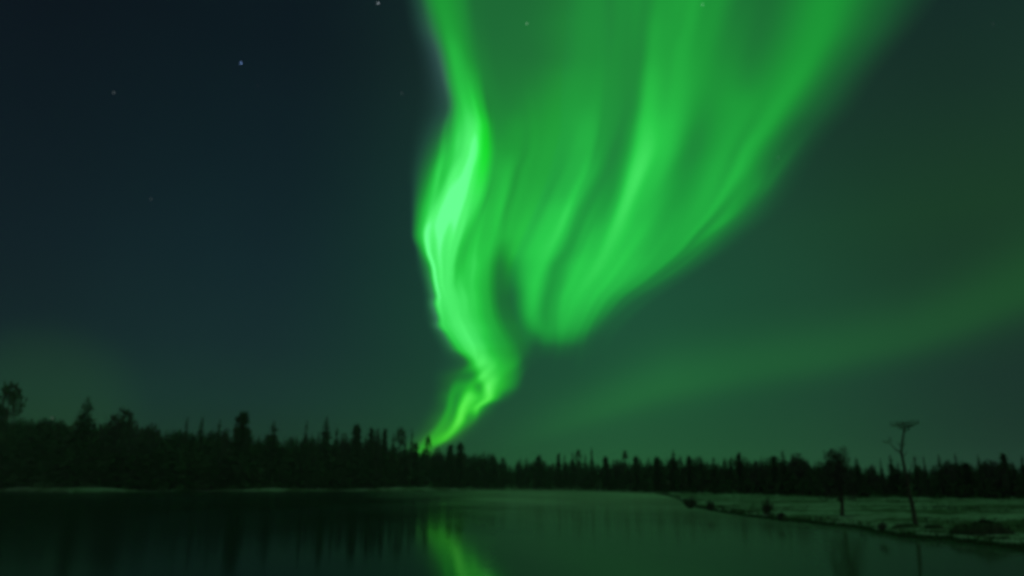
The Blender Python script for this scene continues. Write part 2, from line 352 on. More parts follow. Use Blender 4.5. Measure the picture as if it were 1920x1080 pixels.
RGB_G = [25, 60, 85, 100, 150, 200, 250, 255]
RGB_R = [16, 26, 28, 28, 29, 41, 86, 106]
RGB_B = [35, 51, 52, 52, 53, 69, 118, 148]
RGB_B_RIGHT = [33, 43, 48, 49, 53, 69, 112, 122]
def total_light(gv, u, y, hue):
    R = np.interp(gv, RGB_G, RGB_R); B = np.where(u > 8, np.interp(gv, RGB_G, RGB_B_RIGHT), np.interp(gv, RGB_G, RGB_B))
    low = np.clip((y - 640) / 120.0, 0, 1) * np.clip((gv - 70) / 60, 0, 1)
    B = B * (1 - 0.30 * low); R = R * (1 + 0.06 * low) + 14 * low * np.clip((y - 760) / 60, 0, 1)
    pure = np.exp(-((u - 3.9) / 0.5) ** 2) * np.exp(-((y - 280) / 75.0) ** 2) * hue
    R = R * (1 - 0.6 * pure); B = B * (1 - 0.5 * pure)
    pale = np.exp(-((u - 1.5) / 0.7) ** 2) * np.exp(-((y - 130) / 110.0) ** 2) * hue
    R = R + 22 * pale; B = B + 26 * pale
    rim = np.exp(-((u - 1.0) / 0.45) ** 2) * np.exp(-((y - 590) / 80.0) ** 2) * hue * np.clip((gv - 60) / 60, 0, 1)
    R = R + 26 * rim; B = B + 34 * rim
    return np.stack([lin(R), lin(gv), lin(B)], -1)
ALT = 1800.0
def air_point(px, py, fold):
    d = sight(px, py)
    el = math.asin(max(-1, min(1, d.z)))
    dist = ALT / math.sin(max(el, -0.02) + 0.075) * (1 + fold)
    return d * dist + Vector((0, 0, CAM_Z))
def glow_sheet(name, parent, ys, spans, light, keep):
    """ys x spans grid; light -> (rgb, fold) arrays per row; faces kept where keep() of the mean light says so"""
    P, C, KEEP, nx = [], [], [], None
    for y in ys:
        xs = spans(y); nx = len(xs)
        rgb, fold, k = light(y, xs)
        for x, c, f, kk in zip(xs, rgb, fold, k):
            P.append(air_point(x, y, f)); C.append((*[float(max(q, 0)) for q in c], 1.0)); KEEP.append(kk)
    F = []
    for i in range(len(ys) - 1):
        for j in range(nx - 1):
            q = (i * nx + j, i * nx + j + 1, (i + 1) * nx + j + 1, (i + 1) * nx + j)
            if keep(*[(KEEP[a], C[a]) for a in q]): F.append(q)
    used = sorted({a for q in F for a in q}); ix = {a: n for n, a in enumerate(used)}
    o = mesh_obj(name, [P[a] for a in used], [tuple(ix[a] for a in q) for q in F], M_GLOW, parent, True)
    at = o.data.color_attributes.new('glow', 'FLOAT_COLOR', 'POINT')
    at.data.foreach_set('color', np.array([C[a] for a in used], np.float32).ravel())
    return o
# fine rays: brightness ripples that follow the rays (constant along u)
_ru = np.random.default_rng(11); RAY = [(_ru.uniform(1.5, 6), _ru.uniform(0, 6.28), _ru.uniform(0.3, 1), _ru.uniform(-.004, .004)) for _ in range(9)]
def ripples(u, y): return sum(a * np.sin(f * u + p + y * s * 2) for f, p, a, s in RAY) / 9.0
_st = np.random.default_rng(29)
STREAK = []                                  # single rays: place in the curtain, width, height above ground, length, tilt, strength
for k in range(60):
    STREAK.append((_st.uniform(5.5, 16.5), _st.uniform(.16, .5), _st.uniform(230, 600), _st.uniform(50, 140), _st.uniform(-.004, .001), _st.choice([-1, 1, 1]) * _st.uniform(4, 11)))
for k in range(26):
    STREAK.append((_st.uniform(9, 16.5), _st.uniform(.2, .6), _st.uniform(-80, 300), _st.uniform(90, 240), _st.uniform(-.002, .001), _st.choice([-1, 1]) * _st.uniform(4, 10)))
for k in range(22):                          # wisps hanging out of the lower right border
    STREAK.append((_st.uniform(16.3, 17.6), _st.uniform(.12, .35), _st.uniform(300, 600), _st.uniform(25, 70), _st.uniform(-.004, .0), _st.uniform(5, 16)))
for k in range(40):
    STREAK.append((_st.uniform(1.0, 5.0), _st.uniform(.10, .28), _st.uniform(180, 660), _st.uniform(30, 90), _st.uniform(-.005, .003), _st.choice([-1, 1]) * _st.uniform(6, 16)))
STREAK += [(3.1, .16, 305, 55, -.002, 26), (2.55, .22, 390, 50, -.004, 24), (1.9, .18, 450, 60, .001, 20), (2.0, .17, 545, 50, 0, 18), (2.3, .2, 300, 40, -.004, -22), (3.4, .25, 400, 60, -.003, -14)]
def streaks(u, y):
    s = np.zeros_like(u)
    for u0, w, yc, L, tilt, a in STREAK:
        t = (y - yc) / L
        if abs(t) < 2.2: s += a * math.exp(-t * t) * np.exp(-((u - u0 - tilt * (y - yc)) / w) ** 2)
    return s
def curtain_light(y, xs):
    gv, u = aurora_row(min(y, 845.0), xs)
    cx, cg = aurora_cols(min(y, 845.0))
    gv = gv * (1 + 0.035 * ripples(u, y) * np.clip((gv - 80) / 60, 0, 1))
    gv = gv + streaks(u, y) * np.clip((gv - 58) / 60, 0, 1)
    gv = np.where((u < 6) & (gv > 225), 225 + (gv - 225) * 0.88, gv)
    gv = gv + 7 * np.exp(-((u - 2.4) / 0.8) ** 2) * math.exp(-((y - 425) / 65.0) ** 2)
    base = np.interp(u, [0, np.interp(y, [420, 640], [NC - 1, 7.5])], [cg[0], cg[-1]])
    hue = 1.0
    add = total_light(gv, u, y, hue) - total_light(base, u, y, 0.0)
    add = add * np.clip((868.0 - y) / 23.0, 0, 1)
    fold = 0.10 * np.sin(u * 1.1) + 0.05 * np.sin(u * 2.9 + y * 0.004)
    return np.clip(add, 0, None), fold, u
ys = np.concatenate([np.arange(-2500, -40, 50), np.arange(-40, 560, 7), np.arange(560, 872, 4.0)])
def curtain_span(lo, hi):
    def f(y):
        cx, cg = aurora_cols(min(y, 845.0))
        u = np.linspace(lo, hi, int((hi - lo) * 18) + 1)
        return np.interp(u, np.arange(NC), cx)
    return f
aurora = empty('aurora', tuple(air_point(900, 600, 0)))
tag(aurora, 'tall bright green aurora folded down to a point behind the treeline and fanning out overhead', 'aurora')
def bright(*q): return sum(c[1] for k, c in q) > 4 * 0.0012
o1 = glow_sheet('bright_fold', aurora, [y for y in ys if y <= 688], curtain_span(0.0, 5.0), curtain_light, bright)
o2 = glow_sheet('ray_curtain', aurora, [y for y in ys if y <= 688], curtain_span(5.0, NC - 1.0), curtain_light, bright)
o3 = glow_sheet('tail', aurora, [y for y in ys if y >= 688], curtain_span(0.0, 9.0), curtain_light, bright)
for o in (o1, o2, o3): o.matrix_parent_inverse = Matrix.Translation(-aurora.location)
tag(o1, 'brilliant twisted left fold'); tag(o3, 'yellow green zigzag tail sinking behind the trees'); tag(o2, 'softer fan of slanted rays')
# the faint arc low on the right
ARC_X = [930, 1000, 1100, 1180, 1250, 1400, 1550, 1700, 1800, 1920, 2080, 2300]
ARC_Y = [845, 812, 775, 745, 722, 692, 668, 634, 600, 548, 450, 300]
ARC_G = [0, .010, .030, .044, .050, .040, .038, .034, .034, .034, .026, 0]
def arc_light(t, xs):
    mid = np.interp(xs, ARC_X, ARC_Y); amp = np.interp(xs, ARC_X, ARC_G)
    p = np.where(t > 0, np.exp(-(t / 0.40) ** 2), np.exp(-(t / 0.48) ** 2)) * np.clip((1 - abs(t)) / 0.25, 0, 1)
    return amp * p
arc_ts = np.linspace(-1, 1, 41); arc_xs = np.linspace(935, 2295, 120)
P, C, F = [], [], []
for t in arc_ts:
    a = arc_light(t, arc_xs)
    for x, g_ in zip(arc_xs, a):
        wdt = np.interp(x, [930, 1250, 1700, 1900, 2200], [80, 140, 140, 190, 220]) if t < 0 else np.interp(x, [930, 1250, 1700, 2200], [40, 95, 105, 150])
        yy = np.interp(x, ARC_X, ARC_Y) + t * wdt
        P.append(air_point(x, yy, 0.9 + 0.06 * math.sin(x * 0.01))); C.append((g_ * 0.07, g_, g_ * 0.07, 1.0))
n = len(arc_xs)
for i in range(len(arc_ts) - 1):
    for j in range(n - 1): F.append((i * n + j, i * n + j + 1, (i + 1) * n + j + 1, (i + 1) * n + j))
arc = mesh_obj('aurora_arc', P, F, M_GLOW, None, True)
at = arc.data.color_attributes.new('glow', 'FLOAT_COLOR', 'POINT'); at.data.foreach_set('color', np.array(C, np.float32).ravel())
tag(arc, 'faint dim green aurora arc sloping low across the right half of the sky', 'aurora')

# ------------------------------------------------------------------ stars and the far lamp
def star_mat(name, c, s):
    m = bpy.data.materials.new(name); m.use_nodes = True; t = m.node_tree; t.nodes.clear()
    em = t.nodes.new('ShaderNodeEmission'); em.inputs[0].default_value = (*c, 1); em.inputs[1].default_value = s
    out = t.nodes.new('ShaderNodeOutputMaterial'); t.links.new(em.outputs[0], out.inputs[0]); m.cycles.emission_sampling = 'NONE'
    return m
def ball(r, ry, n=10, k=6):
    V, F = [(0, 0, ry)], []
    for i in range(1, k):
        for j in range(n):
            a, b = math.pi * i / k, 2 * math.pi * j / n
            V.append((r * math.sin(a) * math.cos(b), r * math.sin(a) * math.sin(b), ry * math.cos(a)))
    V.append((0, 0, -ry)); L = len(V) - 1
    for j in range(n):
        F.append((0, 1 + j, 1 + (j + 1) % n)); F.append((L, 1 + (k - 2) * n + (j + 1) % n, 1 + (k - 2) * n + j))
        for i in range(k - 2): F.append((1 + i * n + j, 1 + (i + 1) * n + j, 1 + (i + 1) * n + (j + 1) % n, 1 + i * n + (j + 1) % n))
    return V, F
STARS = [  # x, y, half width, half height, colour, strength, label
    (709, 6, 2.2, 4.0, (.75, .85, .95), .9, 'white star at the top of the sky just left of the aurora'),
    (452, 118, 2.3, 3.4, (.28, .48, 1.0), 1.5, 'blue star, the brightest in the dark left half of the sky'),
    (213, 174, 2.2, 2.6, (.7, .8, .85), .32, 'dim white star left of the blue star'),
    (283, 373, 1.8, 2.4, (.7, .8, .8), .18, 'very faint star low below the dim white star on the left'),
    (483, 160, 1.4, 3.2, (.7, .8, .9), .08, 'barely visible star just below and right of the blue star'),
    (988, 44, 2.0, 4.6, (.7, 1.0, .8), .45, 'pale star inside the aurora near the top, between its folds'),
    (1317, 9, 1.8, 4.4, (.6, 1.0, .85), .5, 'pale star at the top edge inside the right rays of the aurora'),
    (754, 175, 2.0, 4.8, (.55, .75, .8), .14, 'faint star beside the left edge of the aurora'),
    (1459, 295, 2.0, 3.4, (.4, .9, .7), .18, 'faint star on the lower right border of the aurora rays'),
    (1862, 45, 1.8, 2.6, (.6, .8, .8), .10, 'faint star in the dark top right corner of the sky'),
    (362, 541, 1.8, 2.2, (.35, .45, .85), .12, 'faint bluish star halfway down the dark left sky'),
]
STARS.append((98, 784, 2.2, 2.2, (.8, .95, .8), .22, 'white speck of light low over the left treeline'))
SD = 60000.0
for (x, y, hw, hh, c, s, lab) in STARS:
    V, F = ball(0.40 * hw / FOC * SD, 0.40 * hh / FOC * SD)
    o = mesh_obj('star', V, F, star_mat('starlight', c, s), None, True)
    o.location = sight(x, y) * SD; tag(o, lab, 'star', 'stars')

# ------------------------------------------------------------------ trees
def tube(path, radii, n=7):
    V, F = [], []
    path = [Vector(p) for p in path]
    for i, (p, r) in enumerate(zip(path, radii)):
        d = (path[min(i + 1, len(path) - 1)] - path[max(i - 1, 0)]).normalized()
        u = d.cross(Vector((0, 1, 0.01))).normalized(); v = d.cross(u)
        for j in range(n):
            a = 2 * math.pi * j / n; q = p + (u * math.cos(a) + v * math.sin(a)) * r
            V.append(tuple(q))
    for i in range(len(path) - 1):
        for j in range(n): F.append((i * n + j, i * n + (j + 1) % n, (i + 1) * n + (j + 1) % n, (i + 1) * n + j))
    F.append(tuple(range(n - 1, -1, -1))); F.append(tuple((len(path) - 1) * n + j for j in range(n)))
    return V, F
class Bag:
    def __init__(s): s.V, s.F = [], []
    def add(s, V, F):
        o = len(s.V); s.V += [tuple(v) for v in V]; s.F += [tuple(i + o for i in f) for f in F]
    def leaf(s, p, d, side, L, W):
        """a kite of needles or leaves from p along d"""
        p = Vector(p); o = len(s.V); m = p + d * (L * 0.45)
        s.V += [tuple(p), tuple(m + side * W), tuple(p + d * L), tuple(m - side * W)]
        s.F.append((o, o + 1, o + 2, o + 3))
def rvec(r):
    while True:
        v = Vector((r.uniform(-1, 1), r.uniform(-1, 1), r.uniform(-1, 1)))
        if 0.05 < v.length < 1: return v.normalized()
def spruce(seed, slim=1.0, low=0.06, whorls=26, blunt=0.0, gaps=0.12, sprays=3, bough=7):
    """unit-height conifer, crown radius about 0.5 at the base (scaled afterwards)"""
    r = random.Random(seed); b = Bag()
    for k in range(whorls):
        t = low + (0.985 - low) * (k / (whorls - 1)) ** 0.9
        rad = 0.5 * (1 - t) ** (0.8 - 0.45 * blunt) * (1 + r.uniform(-.08, .08)) + 0.010
        a0 = r.uniform(0, 6.28)
        for j in range(bough):
            if r.random() < gaps: continue
            a = a0 + 6.283 * j / bough + r.uniform(-.25, .25)
            L = rad * r.uniform(0.55, 1.15)
            out = Vector((math.cos(a), math.sin(a), 0)); side = Vector((-math.sin(a), math.cos(a), 0))
            droop = r.uniform(-0.10, 0.0) if t < 0.8 else r.uniform(0, .12)
            for q in range(sprays):
                f = q / sprays
                p = out * (L * f * 0.8) + Vector((0, 0, t + droop * f * 0.5))
                d = (out + Vector((0, 0, droop * 1.2)) + side * r.uniform(-.5, .5)).normalized()
                s2 = (side + Vector((0, 0, r.uniform(-.8, .8)))).normalized()
                b.leaf(p, d, s2, L * r.uniform(.4, .6), max(L * r.uniform(.12, .22), 0.012))
    b.leaf((0, 0, 0.93), Vector((0, 0, 1)), Vector((1, 0, 0)), 0.07, 0.008); b.leaf((0, 0, 0.93), Vector((0, 0, 1)), Vector((0, 1, 0)), 0.07, 0.008)
    return b
def clump(b, r, c, rad, n, leaf, flat=1.0):
    for _ in range(n):
        v = rvec(r) * rad * r.random() ** 0.45; v.z *= flat
        d = (v.normalized() + rvec(r) * 0.8).normalized()
        b.leaf(Vector(c) + v, d, d.cross(rvec(r)).normalized(), leaf * r.uniform(.6, 1.3), leaf * r.uniform(.18, .34))
def pine(seed):
    """bare stem, ragged tufts, a round tufted head; crown radius about 0.5"""
    r = random.Random(seed); b = Bag()
    clump(b, r, (0, 0, 0.93), 0.30, 150, 0.11, 0.26)
    for k in range(11):
        t = r.uniform(0.35, 0.88); a = r.uniform(0, 6.28); q = r.uniform(0.1, 0.42)
        clump(b, r, (q * math.cos(a), q * math.sin(a), t), r.uniform(.12, .22), 34, 0.10, 0.28)
    return b
def round_crown(seed, top=0.97, low=0.30, n=1500):
    """broad domed crown of twigs and leaves with gaps; radius about 0.5"""
    r = random.Random(seed); b = Bag()
    lobes = [((0.27 * math.cos(a), 0.27 * math.sin(a), low + (top - low) * r.uniform(.2, .6)), r.uniform(.2, .3)) for a in [k * 1.05 + r.uniform(-.3, .3) for k in range(6)]]
    lobes += [((r.uniform(-.08, .08), r.uniform(-.08, .08), low + (top - low) * .72), .30), ((0, 0, low + (top - low) * .4), .34)]
    for c, rad in lobes: clump(b, r, c, rad, n // len(lobes), 0.10, (top - low) * 0.95)
    b.V = [(x, y, min(z, top + (z - top) * .3) if z > top else z) for x, y, z in b.V]
    return b
def unit_trunk(rad=0.014, bend=0.0, top=0.95):
    zs = [0, .03, .15, .4, .7, top]
    return tube([(bend * z * z, 0, z) for z in zs], [rad * 1.7, rad * 1.15, rad, rad * .8, rad * .5, rad * .15])
PROTO = {}
def proto(kind, seed):
    if (kind, seed) not in PROTO:
        if kind == 'spruce': b, m = spruce(seed, whorls=44), M_NEEDLE
        elif kind == 'spire': b, m = spruce(seed, whorls=44, blunt=0.25, gaps=0.15, bough=6), M_NEEDLE
        elif kind == 'column': b, m = spruce(seed, whorls=64, blunt=1.0, gaps=0.1, bough=7), M_NEEDLE
        elif kind == 'pine': b, m = pine(seed), M_PINE
        else: b, m = round_crown(seed), M_TWIG
        c = bpy.data.meshes.new('crown'); c.from_pydata(b.V, [], b.F); c.materials.append(m)
        V, F = unit_trunk(); t = bpy.data.meshes.new('trunk'); t.from_pydata(V, [], F); t.materials.append(M_BARK)
        PROTO[(kind, seed)] = (c, t)
    return PROTO[(kind, seed)]
NAME = {'spruce': 'spruce_tree', 'spire': 'spruce_tree', 'column': 'spruce_tree', 'pine': 'pine_tree', 'round': 'birch_tree'}
CAT = {'spruce_tree': 'spruce', 'pine_tree': 'pine', 'birch_tree': 'birch'}
# the wood itself: one far-off mass
def low_spruce(r):
    b = Bag(); W = 17
    blunt = r.choice([.45, .6, .75, .9]); bare = r.uniform(0.02, .1)
    for k in range(W):
        t = bare + (0.97 - bare) * k / (W - 1); rad = 0.5 * (1 - t) ** blunt * r.uniform(.75, 1.2) + .02; a0 = r.uniform(0, 6.28)
        for j in range(7):
            a = a0 + j * .8976 + r.uniform(-.3, .3); out = Vector((math.cos(a), math.sin(a), r.uniform(-.15, .05))); side = Vector((-math.sin(a), math.cos(a), r.uniform(-.6, .6)))
            b.leaf((0, 0, t), out, side, rad * r.uniform(.75, 1.15), rad * r.uniform(.12, .24) + .01)
    return np.array(b.V), np.array(b.F)
_r = random.Random(5); LOW = [low_spruce(_r) for _ in range(10)]
WV, WF, off = [], [], 0
rr = random.Random(21)
def plant(px, py_top, depth, wide):
    global off
    az = azim_of(px); dist = float(edge_r(az)) + depth
    z0 = float(land_z(az, dist)) - 0.15; h = height_at(px, py_top, dist) - z0
    if h < 0.8: return
    V, F = LOW[rr.randrange(10)]; w = h * wide; a = rr.uniform(0, 6.28)
    X = (V[:, 0] * math.cos(a) - V[:, 1] * math.sin(a)) * w + dist * math.sin(az); Y = (V[:, 0] * math.sin(a) + V[:, 1] * math.cos(a)) * w + dist * math.cos(az)
    WV.append(np.stack([X, Y, V[:, 2] * h + z0], -1)); WF.append(F + off); off += len(V)
def wood_row(n, d0, d1, lo, hi, w0, w1, x0=-420, x1=2340):
    for i in range(n):
        px = x0 + (x1 - x0) * (i + rr.random()) / n
        plant(px, np.interp(px, BX, BY) + rr.uniform(lo, hi), rr.uniform(d0, d1), rr.uniform(w0, w1))
wood_row(1000, 40, 75, -13, 8, .45, .9)
wood_row(600, 22, 45, 3, 18, .45, .8)
wood_row(500, 8, 24, 10, 36, .42, .7)
wood_row(420, 0, 8, 24, 56, .5, .9)
wv = np.concatenate(WV); wf = np.concatenate(WF)
wood = mesh_obj('forest', wv, wf, M_NEEDLE)
tag(wood, 'black unbroken conifer wood filling the far shore below the treetops', 'forest', kind='stuff')

# the trees one can tell apart on the skyline: x, top, width in sight units, kind, label
SKYLINE = [
(23,722,32,'pine','tall ragged pine with a tufted head at the left end of the treeline'),
(2,757,24,'column','dark spruce at the far left edge beside the tall ragged pine'),
(60,783,10,'spruce','small spruce tip just right of the tall ragged pine'),
(84,787,9,'spruce','tiny spruce tip under the left side of the white speck of light'),
(112,785,9,'spruce','tiny spruce tip right of the white speck of light'),
(166,745,42,'spruce','bushy spruce with a single pointed top, widest of the left shore spruces'),
(198,793,12,'spruce','low spruce tip between the pointed bushy spruce and the round crowned tree'),
(237,761,48,'round','large round crowned tree standing high above the left treeline'),
(286,792,32,'round','low rounded tree just right of the large round crowned tree'),
(352,780,8,'spire','leftmost and thinnest of three spires before the domed spruce'),
(380,781,13,'spire','middle and thickest of three spires before the domed spruce'),
(413,785,10,'spire','rightmost of three spires, nearest the domed spruce'),
(426,801,16,'round','squat round tree in the gap just left of the domed spruce'),
(457,772,30,'column','domed columnar spruce with thick dark sides on the left shore'),
(514,789,24,'spruce','isolated cone shaped spruce right of the domed columnar spruce'),
(557,817,8,'spire','tiny spire at the left foot of the leaning thin spruce'),
(573,787,10,'spire','thin leaning spruce left of the sharp tall middle spruce',0.03),
(585,813,9,'spruce','small pointed spruce touching the right side of the leaning thin spruce'),
(598,810,9,'spire','small spire just left of the sharp tall middle spruce'),
(613,781,24,'spruce','sharp tall spruce, highest of the middle treeline'),
(632,799,12,'spire','thin spruce against the right side of the sharp tall middle spruce'),
(646,810,16,'round','rounded low crown between the sharp tall spruce and the broad topped spruce'),
(670,796,20,'column','broad topped spruce, second of the tall ones left of the aurora tail'),
(686,815,10,'spruce','short spruce in the gap right of the broad topped spruce'),
(697,803,14,'column','blunt spruce at the left of a tight clump of four left of the aurora tail'),
(708,802,14,'round','round topped tree, second in the tight clump of four left of the aurora tail'),
(722,804,12,'column','blunt spruce, third in the tight clump of four left of the aurora tail'),
(738,811,10,'spire','narrow spruce at the right of the tight clump of four left of the aurora tail'),
(752,804,20,'pine','tufted pine with a flat floating head left of the aurora tail'),
(760,822,12,'spruce','short dark spruce below the tufted pine with the floating head'),
(773,803,7,'spire','very thin spire nearest the left side of the aurora tail'),
(780,830,12,'column','short blunt spruce at the left foot of the aurora tail'),
(803,818,11,'pine','small round headed pine standing in front of the glowing aurora tail'),
(821,838,16,'round','rounded low tree just right of the aurora tail'),
(845,834,14,'column','blunt spruce left of a square topped pair right of the aurora tail'),
(863,830,16,'column','square topped spruce, tallest between aurora tail and notch'),
(889,850,9,'spruce','first small spruce tip on the ridge sloping down to the notch'),
(908,845,8,'spruce','sharpest spruce tip on the ridge sloping down to the notch'),
(926,853,10,'spruce','last spruce tip on the ridge before the notch'),
(975,859,9,'spruce','small spruce on the right lip of the notch'),
(987,857,8,'spire','faint thin spruce second right of the notch'),
(1010,854,15,'column','thick blunt spruce right of the notch'),
(1047,851,9,'column','left of two close spruces left of the middle cluster of spires'),
(1058,852,9,'spruce','right of two close spruces left of the middle cluster of spires'),
(1073,846,8,'spire','sharp dark spire, left of the middle cluster of spires'),
(1084,845,11,'pine','ragged topped pine beside the sharp dark spire in the middle'),
(1097,851,8,'spire','shorter spire right of the ragged topped pine in the middle'),
(1109,838,9,'spire','faint tall thin spire at the right end of the middle cluster'),
(1135,856,12,'column','rounded blunt spruce just right of the middle cluster of spires'),
(1158,861,18,'round','low rounded crown right of the rounded blunt spruce'),
(1171,847,9,'pine','small faint pine rising between two low crowns right of centre'),
(1192,855,12,'column','blunt spruce right of the small faint pine'),
(1232,857,14,'column','left shoulder spruce beside the tall spruce above the ice tip'),
(1262,843,13,'spruce','tall spruce, highest above the tip of the bank'),
(1291,855,11,'column','spruce right of the tall spruce above the tip of the bank'),
(1315,856,10,'spruce','small spruce midway between the tall spruce and the blocky spruce'),
(1337,856,11,'spruce','spruce just left of a dip in the right treeline'),
(1385,849,11,'column','blocky dark upright spruce right of a dip in the right treeline'),
(1418,862,24,'round','low rounded crown right of the blocky dark upright spruce'),
(1450,855,12,'column','left shoulder spruce of the hump left of the bushy lone tree'),
(1467,844,12,'spruce','pointed spruce topping the hump left of the bushy lone tree'),
(1493,848,24,'round','rounded crown on the hump left of the bushy lone tree'),
(1535,861,9,'spruce','small spruce tip just left of the bushy lone tree'),
(1605,857,12,'spruce','spruce right behind the bushy lone tree'),
(1635,870,16,'round','low rounded crown between the bushy lone tree and the flat-topped pine'),
(1650,859,6,'spire','faint hair-thin spire between the two lone trees'),
(1668,852,14,'spruce','stout spruce just left of the flat-topped pine'),
(1682,867,9,'spruce','short spruce hidden against the left side of the flat-topped pine stem'),
(1714,853,8,'spire','thin spruce just right of the flat-topped pine stem'),
(1731,854,6,'spire','hair-thin spire second right of the flat-topped pine'),
(1759,850,9,'spire','sharp spire at the left end of the hump right of the flat-topped pine'),
(1774,862,18,'round','rounded crown on the hump right of the flat-topped pine'),
(1790,849,8,'spire','tall sharp spire on top of the hump right of the flat-topped pine'),
(1810,868,14,'column','blunt spruce on the right end of the hump right of the flat-topped pine'),
(1833,852,9,'spire','lone sharp spire in the dip left of the last rounded crown'),
(1858,860,30,'round','last wide rounded crown near the right end of the treeline'),
(1884,850,14,'column','tilted spruce leaning left near the right end of the treeline',-0.06),
(1897,864,9,'spruce','short spruce between the tilted spruce and the right edge'),
(1915,853,10,'spruce','spruce at the right edge of the picture'),

]
GROUPS = {'spruce_tree': 'spruces along the skyline', 'pine_tree': 'pines along the skyline', 'birch_tree': 'broad crowned trees along the skyline'}
for i, row_ in enumerate(SKYLINE):
    px, py, wpx, kind, lab = row_[:5]; lean = row_[5] if len(row_) > 5 else 0.0
    az = azim_of(px, py); dist = float(edge_r(az)) + (8 + (i * 37) % 17) * min(1.0, float(edge_r(az)) / 200.0)
    z0 = float(land_z(az, dist)) - 0.1
    h = height_at(px, py, dist) - z0
    w = 1.25 * wpx / FOC * dist
    cm, tm = proto(kind, 40 + i % 4)
    nm = NAME[kind]
    root = empty(nm, (dist * math.sin(az), dist * math.cos(az), z0), (i * 2.4) % 6.28)
    root.rotation_euler = (0, lean, 0)
    for part, me in (('trunk', tm), ('crown', cm)):
        c = bpy.data.objects.new(part, me); COL.objects.link(c); c.parent = root
        if part == 'crown':
            c.scale = (w, w, h)
            if kind in ('spruce', 'spire', 'column'):       # the width given is that of the part above the mass
                vis = max(0.12, min(1.0, (float(np.interp(px, BX, BY)) + 5 - py) / (h * FOC / dist)))
                k_ = min(2.6, vis ** -{'spruce': .8, 'spire': .69, 'column': .35}[kind])
                c.scale = (w * k_, w * k_, h)
        else: c.scale = (h, h, h)
        c.rotation_euler = (0, 0, (i * 2.4) % 6.28)
    tag(root, lab, CAT[nm], GROUPS[nm])

# ------------------------------------------------------------------ on the near bank: lone trees, shrubs, tussocks
def bank_point(px, py):
    """where a line of sight meets the bank"""
    a, r = polar(px, py, 0.45)
    for _ in range(8):
        z = float(land_z(a, r)); a, r = polar(px, py, z)
    return a, r, float(land_z(a, r))
def frame_at(px, py):
    a, r, z = bank_point(px, py)
    loc = Vector((r * math.sin(a), r * math.cos(a), z))
    def local(x, y, deep=0.0):
        """a point on line of sight (x, y) at about the same distance, relative to loc"""
        az = azim_of(x, y); rr_ = r + deep
        return Vector((rr_ * math.sin(az), rr_ * math.cos(az), height_at(x, y, rr_))) - loc
    return loc, local, r / FOC
# low heather and sedge scattered over the bank, thickest along the waterline: nobody could count it
r = random.Random(77); hb = Bag()
for k in range(9000):
    px = r.uniform(-200, 2150); a = azim_of(px); s0 = float(shore_r(a)); e0 = float(edge_r(a))
    if k % 9 == 0: q = s0 + abs(r.gauss(0, .9)) + .1
    else: q = s0 + (e0 - s0) * r.random() ** 1.3
    x, y = q * math.sin(a), q * math.cos(a)
    if k % 9 and math.sin(x * .31 + 1.7 * math.sin(y * .11)) + math.sin(y * .17 + x * .05) + r.uniform(-.6, .6) < .55: continue
    z = float(land_z(a, q)); hh = r.uniform(.08, .28) * (0.8 if px < 1200 else min(1.0, q / 60))
    if z < 0.02: continue
    for j in range(4):
        d = Vector((r.uniform(-.7, .7), r.uniform(-.7, .7), 1)).normalized()
        hb.leaf((x + r.uniform(-.25, .25), y + r.uniform(-.25, .25), z - .02), d, d.cross(rvec(r)).normalized(), hh * r.uniform(.6, 1.2), hh * .16)
tag(mesh_obj('heather', hb.V, hb.F, M_HEATH), 'low dark heather and sedge scattered over the snowy banks', 'heather', kind='stuff')
# flat-topped pine, crooked bare stem
loc, L, u = frame_at(1716, 986)
root = empty('pine_tree', loc); tag(root, 'crooked lone pine on the right bank with a bare stem and flat T-shaped top', 'pine', 'lone trees on the right bank')
stem = [(1716.5, 990), (1716, 978), (1712, 955), (1706, 928), (1701, 900), (1695, 872), (1690, 848), (1692, 828), (1695, 808), (1697, 796)]
V, F = tube([L(x, y) for x, y in stem], [u * q for q in (5.0, 3.6, 3.0, 2.6, 2.3, 2.1, 1.9, 1.6, 1.3, .6)], 9)
mesh_obj('trunk', V, F, M_BARK, root, True)
def bough(name, pts, r0, deep=None):
    ps = [L(x, y, (deep or 0) * k) for k, (x, y) in enumerate(pts)]
    V, F = tube(ps, [u * r0 * (1 - .75 * k / (len(pts) - 1)) for k in range(len(pts))], 6); mesh_obj(name, V, F, M_BARK, root, True)
bough('branch', [(1691, 850), (1680, 843), (1670, 833), (1662, 828)], 1.2, .1)
bough('branch', [(1695, 806), (1686, 799), (1677, 795)], 1.1, -.15)
bough('branch', [(1696, 803), (1705, 797), (1713, 793)], 1.1, .15)
bough('branch', [(1700, 893), (1706, 884), (1713, 862), (1715, 856)], .9, .2)
for tw in ([(1711, 950), (1719, 938), (1723, 930)], [(1704, 918), (1697, 909), (1694, 902)], [(1697, 880), (1689, 872), (1685, 869)], [(1692, 858), (1699, 849), (1702, 845)], [(1691, 838), (1697, 832), (1700, 826)]): bough('branch', tw, .8, random.uniform(-.2, .2))
r = random.Random(3); b = Bag()
for (x, y, q, deep, n) in [(1678, 795, 8, 0, 60), (1686, 796, 8, .3, 60), (1697, 797, 9, 0, 90), (1706, 794, 9, -.3, 80), (1713, 793, 7, .2, 60), (1696, 800, 8, -.4, 50), (1699, 804, 6, .3, 34), (1663, 829, 6.5, .3, 46), (1668, 824, 4, .2, 22), (1690, 832, 4, .2, 16), (1714, 858, 4, .5, 16), (1684, 846, 3.5, .1, 10)]:
    clump(b, r, L(x, y, deep), u * q, int(n * .42), u * 3.6, .55)
mesh_obj('crown', b.V, b.F, M_PINE, root)
